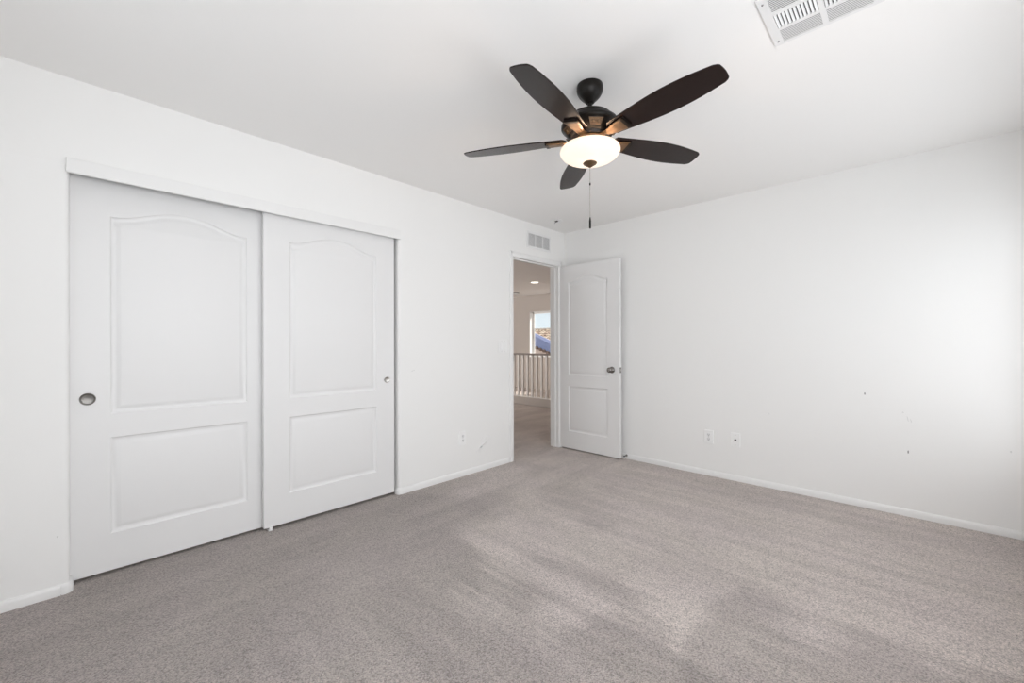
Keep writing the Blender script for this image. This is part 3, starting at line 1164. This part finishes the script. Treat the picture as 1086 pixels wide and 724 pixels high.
M['mark'] = mat('grey_scuff', (0.30, 0.29, 0.29), 0.8, bump=0.2)
M['mark2'] = mat('faint_scuff', (0.70, 0.70, 0.69), 0.8, bump=0.2)
M['spackle'] = mat('spackle', (0.845, 0.842, 0.835), 0.9, bump=0.6, bscale=60)
wbk = bpy.data.objects['wall_back']
o = obj('scuff_mark', scuff(wbk, [(2.645, 0.813, .004, .008, .1), (2.870, 0.436, .004, .009, 0)], M['mark'], 'y'), M['mark'], wbk)
o = obj('scuff_mark', scuff(wbk, [(2.845, 0.70, .004, .004, 0), (2.868, 0.66, .002, .018, .2), (2.885, 0.645, .002, .012, .3), (3.32, 0.515, .004, .007, .2),
                                  (2.05, 0.60, .003, .006, .2)], M['mark2'], 'y'), M['mark2'], wbk)
o = obj('scuff_mark', scuff(wl, [(1.868, 0.957, .007, .004, .5), (1.886, 0.962, .006, .003, .3), (-0.055, 0.275, .0025, .004, 0)], M['mark2'], 'x'), M['mark2'], wl)
pp = []
for i in range(16):
    s = random.random()
    pp.append((2.56 + 0.13 * s + random.uniform(-.02, .02), 0.165 + 0.13 * s + random.uniform(-.025, .025), random.uniform(.006, .018), random.uniform(.004, .010), random.uniform(0, 3)))
o = obj('spackle_patch', scuff(wl, pp, M['spackle'], 'x', 0.0028), M['spackle'], wl)

# ------------------------------------------------------------------ the landing beyond the doorway
FYW = 8.33                         # far wall
HX0 = -7.0
WIN = (-4.42, -2.70, 0.85, 2.015)  # far window x0, x1, z0, z1
bmw = BX((HX0, WIN[0], FYW, FYW + 0.20, -0.2, H), (WIN[1], 0.0, FYW, FYW + 0.20, -0.2, H),
         (WIN[0], WIN[1], FYW, FYW + 0.20, -0.2, WIN[2]), (WIN[0], WIN[1], FYW, FYW + 0.20, WIN[3], H))
struct('wall_landing', bmw, M['hall_wall'], label='beige wall with a window across the landing', category='wall')
struct('wall_landing_side', BX((HX0 - 0.1, HX0, 2.0, FYW + 0.1, -2.7, H), (-0.8, -0.72, 2.05, 2.12, 0, H), (HX0, LW[0], 1.88, 2.0, 0, H), (LW[1], -0.8, 1.88, 2.0, 0, H), (LW[0], LW[1], 1.88, 2.0, 0, LW[2]), (LW[0], LW[1], 1.88, 2.0, LW[3], H),
                               (-0.10, 0.0, D + 0.12, FYW, -2.7, H)), M['hall_wall'], label='beige side walls of the landing', category='wall')
struct('ceiling_landing', BX((HX0 - 0.1, -0.80, 1.9, FYW + 0.1, H, H + 0.08), (-0.80, 0.0, D + 0.2, FYW + 0.1, H, H + 0.08)),
       M['hall_ceiling'], label='white ceiling over the landing', category='ceiling')
struct('wall_stairwell', BX((HX0, 0, 6.0 + 0.09, 6.0 + 0.13, -2.7, -0.002), (HX0, 0, 6.98, 7.02, -2.7, -0.06), (HX0, 0, 6.09, 7.02, -2.75, -2.7)),
       M['hall_wall'], label='beige walls of the stairwell below the railing', category='wall')
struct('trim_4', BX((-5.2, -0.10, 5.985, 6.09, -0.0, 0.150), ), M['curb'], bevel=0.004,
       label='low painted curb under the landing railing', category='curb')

ra = thing('railing', 'white baluster railing with dark handrail across the landing', 'railing', (-2.30, 6.03, 0.150))
hr = bmesh.new()
prism([(-0.032, 0.806), (0.032, 0.806), (0.032, 0.824), (0.022, 0.842), (-0.022, 0.842), (-0.032, 0.824)], 'x', -1.7, 1.45, hr)
obj('handrail', hr, M['rail_top'], ra, smooth=35)['label'] = 'dark brown-grey handrail'
obj('bottom_rail', BX(-1.7, 1.45, -0.028, 0.028, 0.0, 0.018), M['rail'], ra, bevel=0.003)
b0 = obj('baluster', BX(-0.019, 0.019, -0.019, 0.019, 0.016, 0.808), M['rail'], ra, bevel=0.002)
k = 0
for i in range(-8, 10):
    x = -0.393 + 0.1178 * i + 0.0
    if x < -1.65 or x > 1.4:
        continue
    b = b0 if k == 0 else b0.copy()
    if k:
        COL.objects.link(b)
        b.parent = ra
    b.location = (x, 0, 0)
    k += 1

lamp = thing('recessed_light', 'round recessed downlight glowing in the landing ceiling', 'recessed light', (-2.732, 6.562, H))
obj('light_trim', lathe([(0.075, 0.0), (0.098, 0.0), (0.098, -0.004), (0.090, -0.007), (0.075, -0.004)], 40, cap=False), M['plate'], lamp, smooth=35)
obj('light_lens', lathe([(0.0, -0.003), (0.076, -0.003), (0.076, 0.0), (0.0, 0.0)], 40), emit_mat('warm_lens', (1.0, 0.93, 0.80), 4.0), lamp)
light('downlight', 'SPOT', (-2.732, 6.562, H - 0.02), 60, (1.0, 0.86, 0.70), (0, 0, -1), radius=0.06).data.spot_size = radians(130)

det = thing('smoke_detector', 'dark-rimmed round detector on the landing ceiling', 'smoke detector', (-4.26, 7.62, H))
obj('detector_base', lathe([(0, 0), (0.085, 0), (0.085, -0.012), (0.078, -0.014), (0, -0.014)], 36), M['rubber'], det, smooth=35)
obj('detector_cover', lathe([(0, -0.014), (0.070, -0.014), (0.066, -0.030), (0.050, -0.038), (0, -0.040)], 36), M['vent'], det, smooth=35)

# far window
x0, x1, z0, z1 = WIN
w3 = thing('window_3', 'white framed window across the landing facing the neighbor roof', 'window', kind='structure')
f = 0.05
fy = FYW + 0.13
obj('window_frame', BX((x0, x0 + f, fy, fy + .022, z0, z1), (x1 - f, x1, fy, fy + .022, z0, z1), (x0, x1, fy, fy + .022, z0, z0 + f),
                       (x0, x1, fy, fy + .022, z1 - f, z1), (-3.05, -3.0, fy, fy + .022, z0, z1)), M['trim'], w3, bevel=0.004)
obj('window_pane', BX(x0 + f, x1 - f, fy + .014, fy + .018, z0 + f, z1 - f), M['glass'], w3)
obj('window_sill', BX(x0 - .02, x1 + .02, FYW - .03, fy, z0 - .02, z0 + .006), M['trim'], w3, bevel=0.004)
obj('window_return', BX((x0, x0 + 0.006, FYW - 0.004, fy, z0, z1), (x1 - 0.006, x1, FYW - 0.004, fy, z0, z1), (x0, x1, FYW - 0.004, fy, z1 - 0.006, z1)), M['trim'], w3)

bl = thing('window_blind', 'white slatted blind drawn partway down the landing window', 'blind', ((x0 + x1) / 2, FYW + 0.085, z1 - 0.006))
hw = (x1 - x0) / 2 - 0.09
obj('head_rail', BX(-hw, hw, -0.02, 0.02, -0.035, 0.0), M['plate'], bl, bevel=0.003)
sl0 = None
for i in range(11):
    zc = -0.060 - 0.036 * i
    bm = bmesh.new()
    prism([(-0.016, -0.002), (0.016, 0.002), (0.016, 0.0032), (-0.016, -0.0008)], 'x', -hw, hw, bm)
    if sl0 is None:
        sl0 = obj('slat', bm, M['plate'], bl)
        s = sl0
    else:
        bm.free()
        s = sl0.copy()
        COL.objects.link(s)
        s.parent = bl
    s.location = (0, 0, zc)
for x in (-hw + 0.12, 0.0, hw - 0.12):
    obj('ladder_cord', tube([(x, -0.017, -0.03), (x, -0.017, -0.44)], 0.0012, 6), M['plate'], bl)
obj('bottom_bar', BX(-hw, hw, -0.017, 0.017, -0.452, -0.437), M['plate'], bl, bevel=0.002)

# ------------------------------------------------------------------ neighbouring house seen through the far window
nh = thing('neighbor_house', 'neighboring house with tan tile roof and blue-grey lower roof', 'house', (-14.0, 24.0, -3.0))


def tiled_slope(xa, xb, yb, zb, yt, zt, pitch=0.32, course=0.42):
    bm = bmesh.new()
    nx = int((xb - xa) / pitch * 6)
    L_ = math.hypot(yt - yb, zt - zb)
    nc = int(L_ / course)
    rows_ = []
    for j in range(nc):
        for e, lift in ((0, 0.05), (1, 0.0)):
            t = (j + e) / nc
            row = []
            for i in range(nx + 1):
                x = xa + (xb - xa) * i / nx
                w = abs(sin(pi * (x - xa) / pitch)) * 0.085
                row.append(bm.verts.new((x, yb + (yt - yb) * t, zb + (zt - zb) * t + w + lift)))
            rows_.append(row)
    for A, B in zip(rows_, rows_[1:]):
        for i in range(nx):
            bm.faces.new((A[i], A[i + 1], B[i + 1], B[i]))
    return bm


obj('house_walls', BX((-7, 9, 0.6, 9.0, 0, 3.6)), M['stucco'], nh)
obj('main_roof', tiled_slope(-7.6, 9.6, -2.5, 3.95, 0.4, 5.22), M['tile'], nh)
rb = bmesh.new()
for i in range(54):
    lathe([(0.0, 0.0), (0.13, 0.0), (0.11, 0.30), (0.0, 0.30)], 10, bm=rb, axis='X', origin=(-7.6 + 0.32 * i, 0.4, 5.24))
obj('ridge_tiles', rb, M['tile'], nh)
# lower wing: a steep blue-grey slope falling to the right, edged with brown tiles
lw = bmesh.new()
A = [(-5.0, -2.75, 6.33), (5.0, -2.75, 2.43), (5.0, -3.15, 2.10), (-5.0, -3.15, 5.32)]
top = [lw.verts.new((x, y, z)) for x, y, z in A]
botv = [lw.verts.new((x, y + 0.14, z - 0.02)) for x, y, z in A]
for i in range(4):
    j = (i + 1) % 4
    lw.faces.new((top[i], top[j], botv[j], botv[i]))
lw.faces.new(top)
lw.faces.new(botv[::-1])
obj('lower_roof', lw, M['slate'], nh)
ed = bmesh.new()
for i in range(34):
    t = i / 33
    lathe([(0, -0.17), (0.10, -0.17), (0.10, 0.17), (0, 0.17)], 8, bm=ed, axis='Y', origin=(-5.0 + 10.0 * t, -3.10, 5.28 - 3.22 * t))
obj('eave_tiles', ed, M['fascia'], nh)
obj('wing_wall', prism([(-5.0, 0), (5.0, 0), (5.0, 2.0), (-5.0, 5.22)], 'y', -3.0, 0.6), M['stucco'], nh)
struct('ground_outside', BX(-60, 10, FYW + 0.4, 80, -3.2, -3.0), M['stucco'], label='pale ground outside the far window', category='ground')
